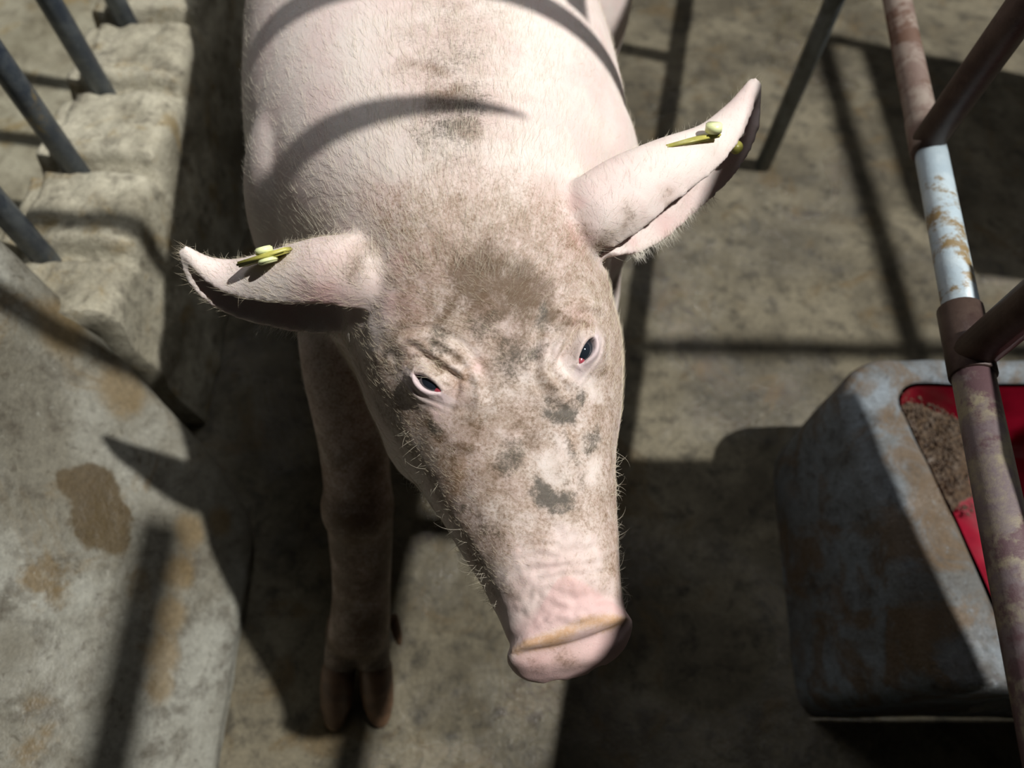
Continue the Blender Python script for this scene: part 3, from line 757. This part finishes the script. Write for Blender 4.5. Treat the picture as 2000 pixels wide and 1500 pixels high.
# right tag
a = at(1292, 288, .690); b_ = at(1400, 262, .686); mid = (a+b_)/2
Mf = tag_frame(mid, b_-a, (-.15, .6, .75))
tr = tag_piece('ear_tag', bevbox((np.linalg.norm(b_-a), .017, .0048)), Mf, M_TAG, pig); tr['label'] = 'olive yellow plastic tag on the right ear'
bt = at(1394, 250, .696); tag_piece('button', cyl(.0075, .009), tag_frame(bt, (1, 0, 0), (-.15, .5, .8)), M_TAG2, tr)
bt = at(1438, 288, .667); tag_piece('pin_cap', cyl(.006, .006), tag_frame(bt, (1, 0, 0), (.1, -.5, .8)), M_TAG, tr)

# ------------------------------------------------------------------ bristles
def bristles(name, n, region, length, radius, lean, rnd, colr, up=1.):
    tri = []; me.calc_loop_triangles(); T = np.empty(len(me.loop_triangles)*3, int); me.loop_triangles.foreach_get('vertices', T); T = T.reshape(-1, 3)
    cen = co[T].mean(1); ok = region(cen, nv[T[:, 0]]); T = T[ok > 0]; wq = ok[ok > 0]
    ar = np.linalg.norm(np.cross(co[T[:, 1]]-co[T[:, 0]], co[T[:, 2]]-co[T[:, 0]]), axis=1)*wq; pr = ar/ar.sum()
    idx = RNG.choice(len(T), n, p=pr); u = RNG.random((n, 2)); fl = u.sum(1) > 1; u[fl] = 1-u[fl]
    P = co[T[idx, 0]]*(1-u.sum(1))[:, None]+co[T[idx, 1]]*u[:, :1]+co[T[idx, 2]]*u[:, 1:]
    Nn = nv[T[idx, 0]]
    D = lean(P, Nn); D += RNG.normal(size=D.shape)*rnd; D -= Nn*np.sum(D*Nn, axis=1)[:, None]; D /= np.linalg.norm(D, axis=1)[:, None]+1e-9
    Ln = length(P)*RNG.uniform(.55, 1.2, n); rise = RNG.uniform(.25, .6, n)[:, None]*up
    pts = np.empty((n, 4, 3)); 
    for k in range(4):
        s = k/3; pts[:, k] = P-Nn*.0008+Ln[:, None]*(D*(s*(.75+.25*s))+Nn*rise*(s-.45*s*s))
    cu = bpy.data.hair_curves.new(name); cu.add_curves([4]*n)
    cu.attributes['position'].data.foreach_set('vector', pts.astype(np.float32).ravel()) if 'position' in cu.attributes else cu.position_data.foreach_set('vector', pts.astype(np.float32).ravel())
    rad = np.tile(np.array([1, .9, .65, .15])*radius, n).astype(np.float32)
    ra_ = cu.attributes.get('radius') or cu.attributes.new('radius', 'FLOAT', 'POINT'); ra_.data.foreach_set('value', rad)
    m, nt, b = mat_new(name+'_hair'); b.inputs['Base Color'].default_value = (*colr, 1); b.inputs['Roughness'].default_value = .5
    cu.materials.append(m)
    o = bpy.data.objects.new(name, cu); COL.objects.link(o); o.parent = pig; o['kind'] = 'stuff'
    return o
def lean_body(P, Nn):
    D = np.zeros_like(P); sidev = (P[:, 0]-(-.06))[:, None]
    D[:, 1] = 1; D[:, 0] = .9*(P[:, 0]+.04); D[:, 2] = -.15
    f = 1-sst(P[:, 1], .25, .36)
    return D
def reg_body(c, n_): return (c[:, 1] > .36)*(c[:, 1] < 1.25)*(n_[:, 2] > -.25)*(c[:, 2] > .42)*(1.+0*c[:, 0])*(.28+1.3*np.exp(-((c[:, 0]+.05)/.11)**2))
def reg_face(c, n_): return (c[:, 1] <= .42)*(c[:, 1] > .14)*(n_[:, 2] > -.5)*(c[:, 2] > .42)*1.0*(np.min([np.linalg.norm(c-q[5], axis=1) for q in EYEB], axis=0) > .013)
def reg_side(c, n_): return (c[:, 1] < .27)*(c[:, 1] > .135)*(np.abs(n_[:, 2]) < .45)*(c[:, 2] > .47)*1.0
bristles('bristles', 26000, reg_body, lambda P: .013+.009*np.exp(-((P[:, 0]+.06)/.10)**2), .00006, lean_body, .25, (.66, .60, .48))
def lean_face(P, Nn):
    D = np.zeros_like(P); lat = (P-np.array([.02, .24, .55]))@HX; D += HX[None]*np.sign(lat)[:, None]*.7; D -= HY[None]*.7; return D
bristles('face_bristles', 15000, reg_face, lambda P: .006+.004*(P[:, 1] > .3), .00006, lean_face, .35, (.62, .54, .40))
bristles('lip_bristles', 520, reg_side, lambda P: .008+.010*RNG.random(len(P))**3, .00008, lambda P, Nn: np.array([0, .3, -.8])[None]+0*P, .5, (.62, .56, .44), 2.6)
def reg_ear(c, n_):
    g = np.zeros(len(c))
    for R_ in EAR_RIMS:
        sel_ = np.linalg.norm(c-R_[len(R_)//2], axis=1) < .14; d = np.full(len(c), 9.)
        d[sel_] = np.min(np.linalg.norm(c[sel_][:, None]-R_[11:21][None], axis=2), axis=1); g = np.maximum(g, (d < .011)*1.0)
    return g
bristles('ear_bristles', 750, reg_ear, lambda P: .012+0*P[:, 0], .00010, lambda P, Nn: np.array([0, -1., -.6])[None]+np.sign(P[:, :1])*np.array([[.7, 0, 0]]), .25, (.80, .76, .66))
def reg_brow(c, n_):
    g = np.zeros(len(c))
    for (cc, nn_, ea, eb, L, p) in EYEB:
        d = c-p; g += np.exp(-(((d@eb)-.012)/.005)**2)*np.exp(-((d@ea)/.016)**2)
    return np.where(g > .15, g, 0)
bristles('brow_bristles', 150, reg_brow, lambda P: .020+0*P[:, 0], .00008, lambda P, Nn: lean_face(P, Nn)*1.0, .25, (.70, .62, .46))
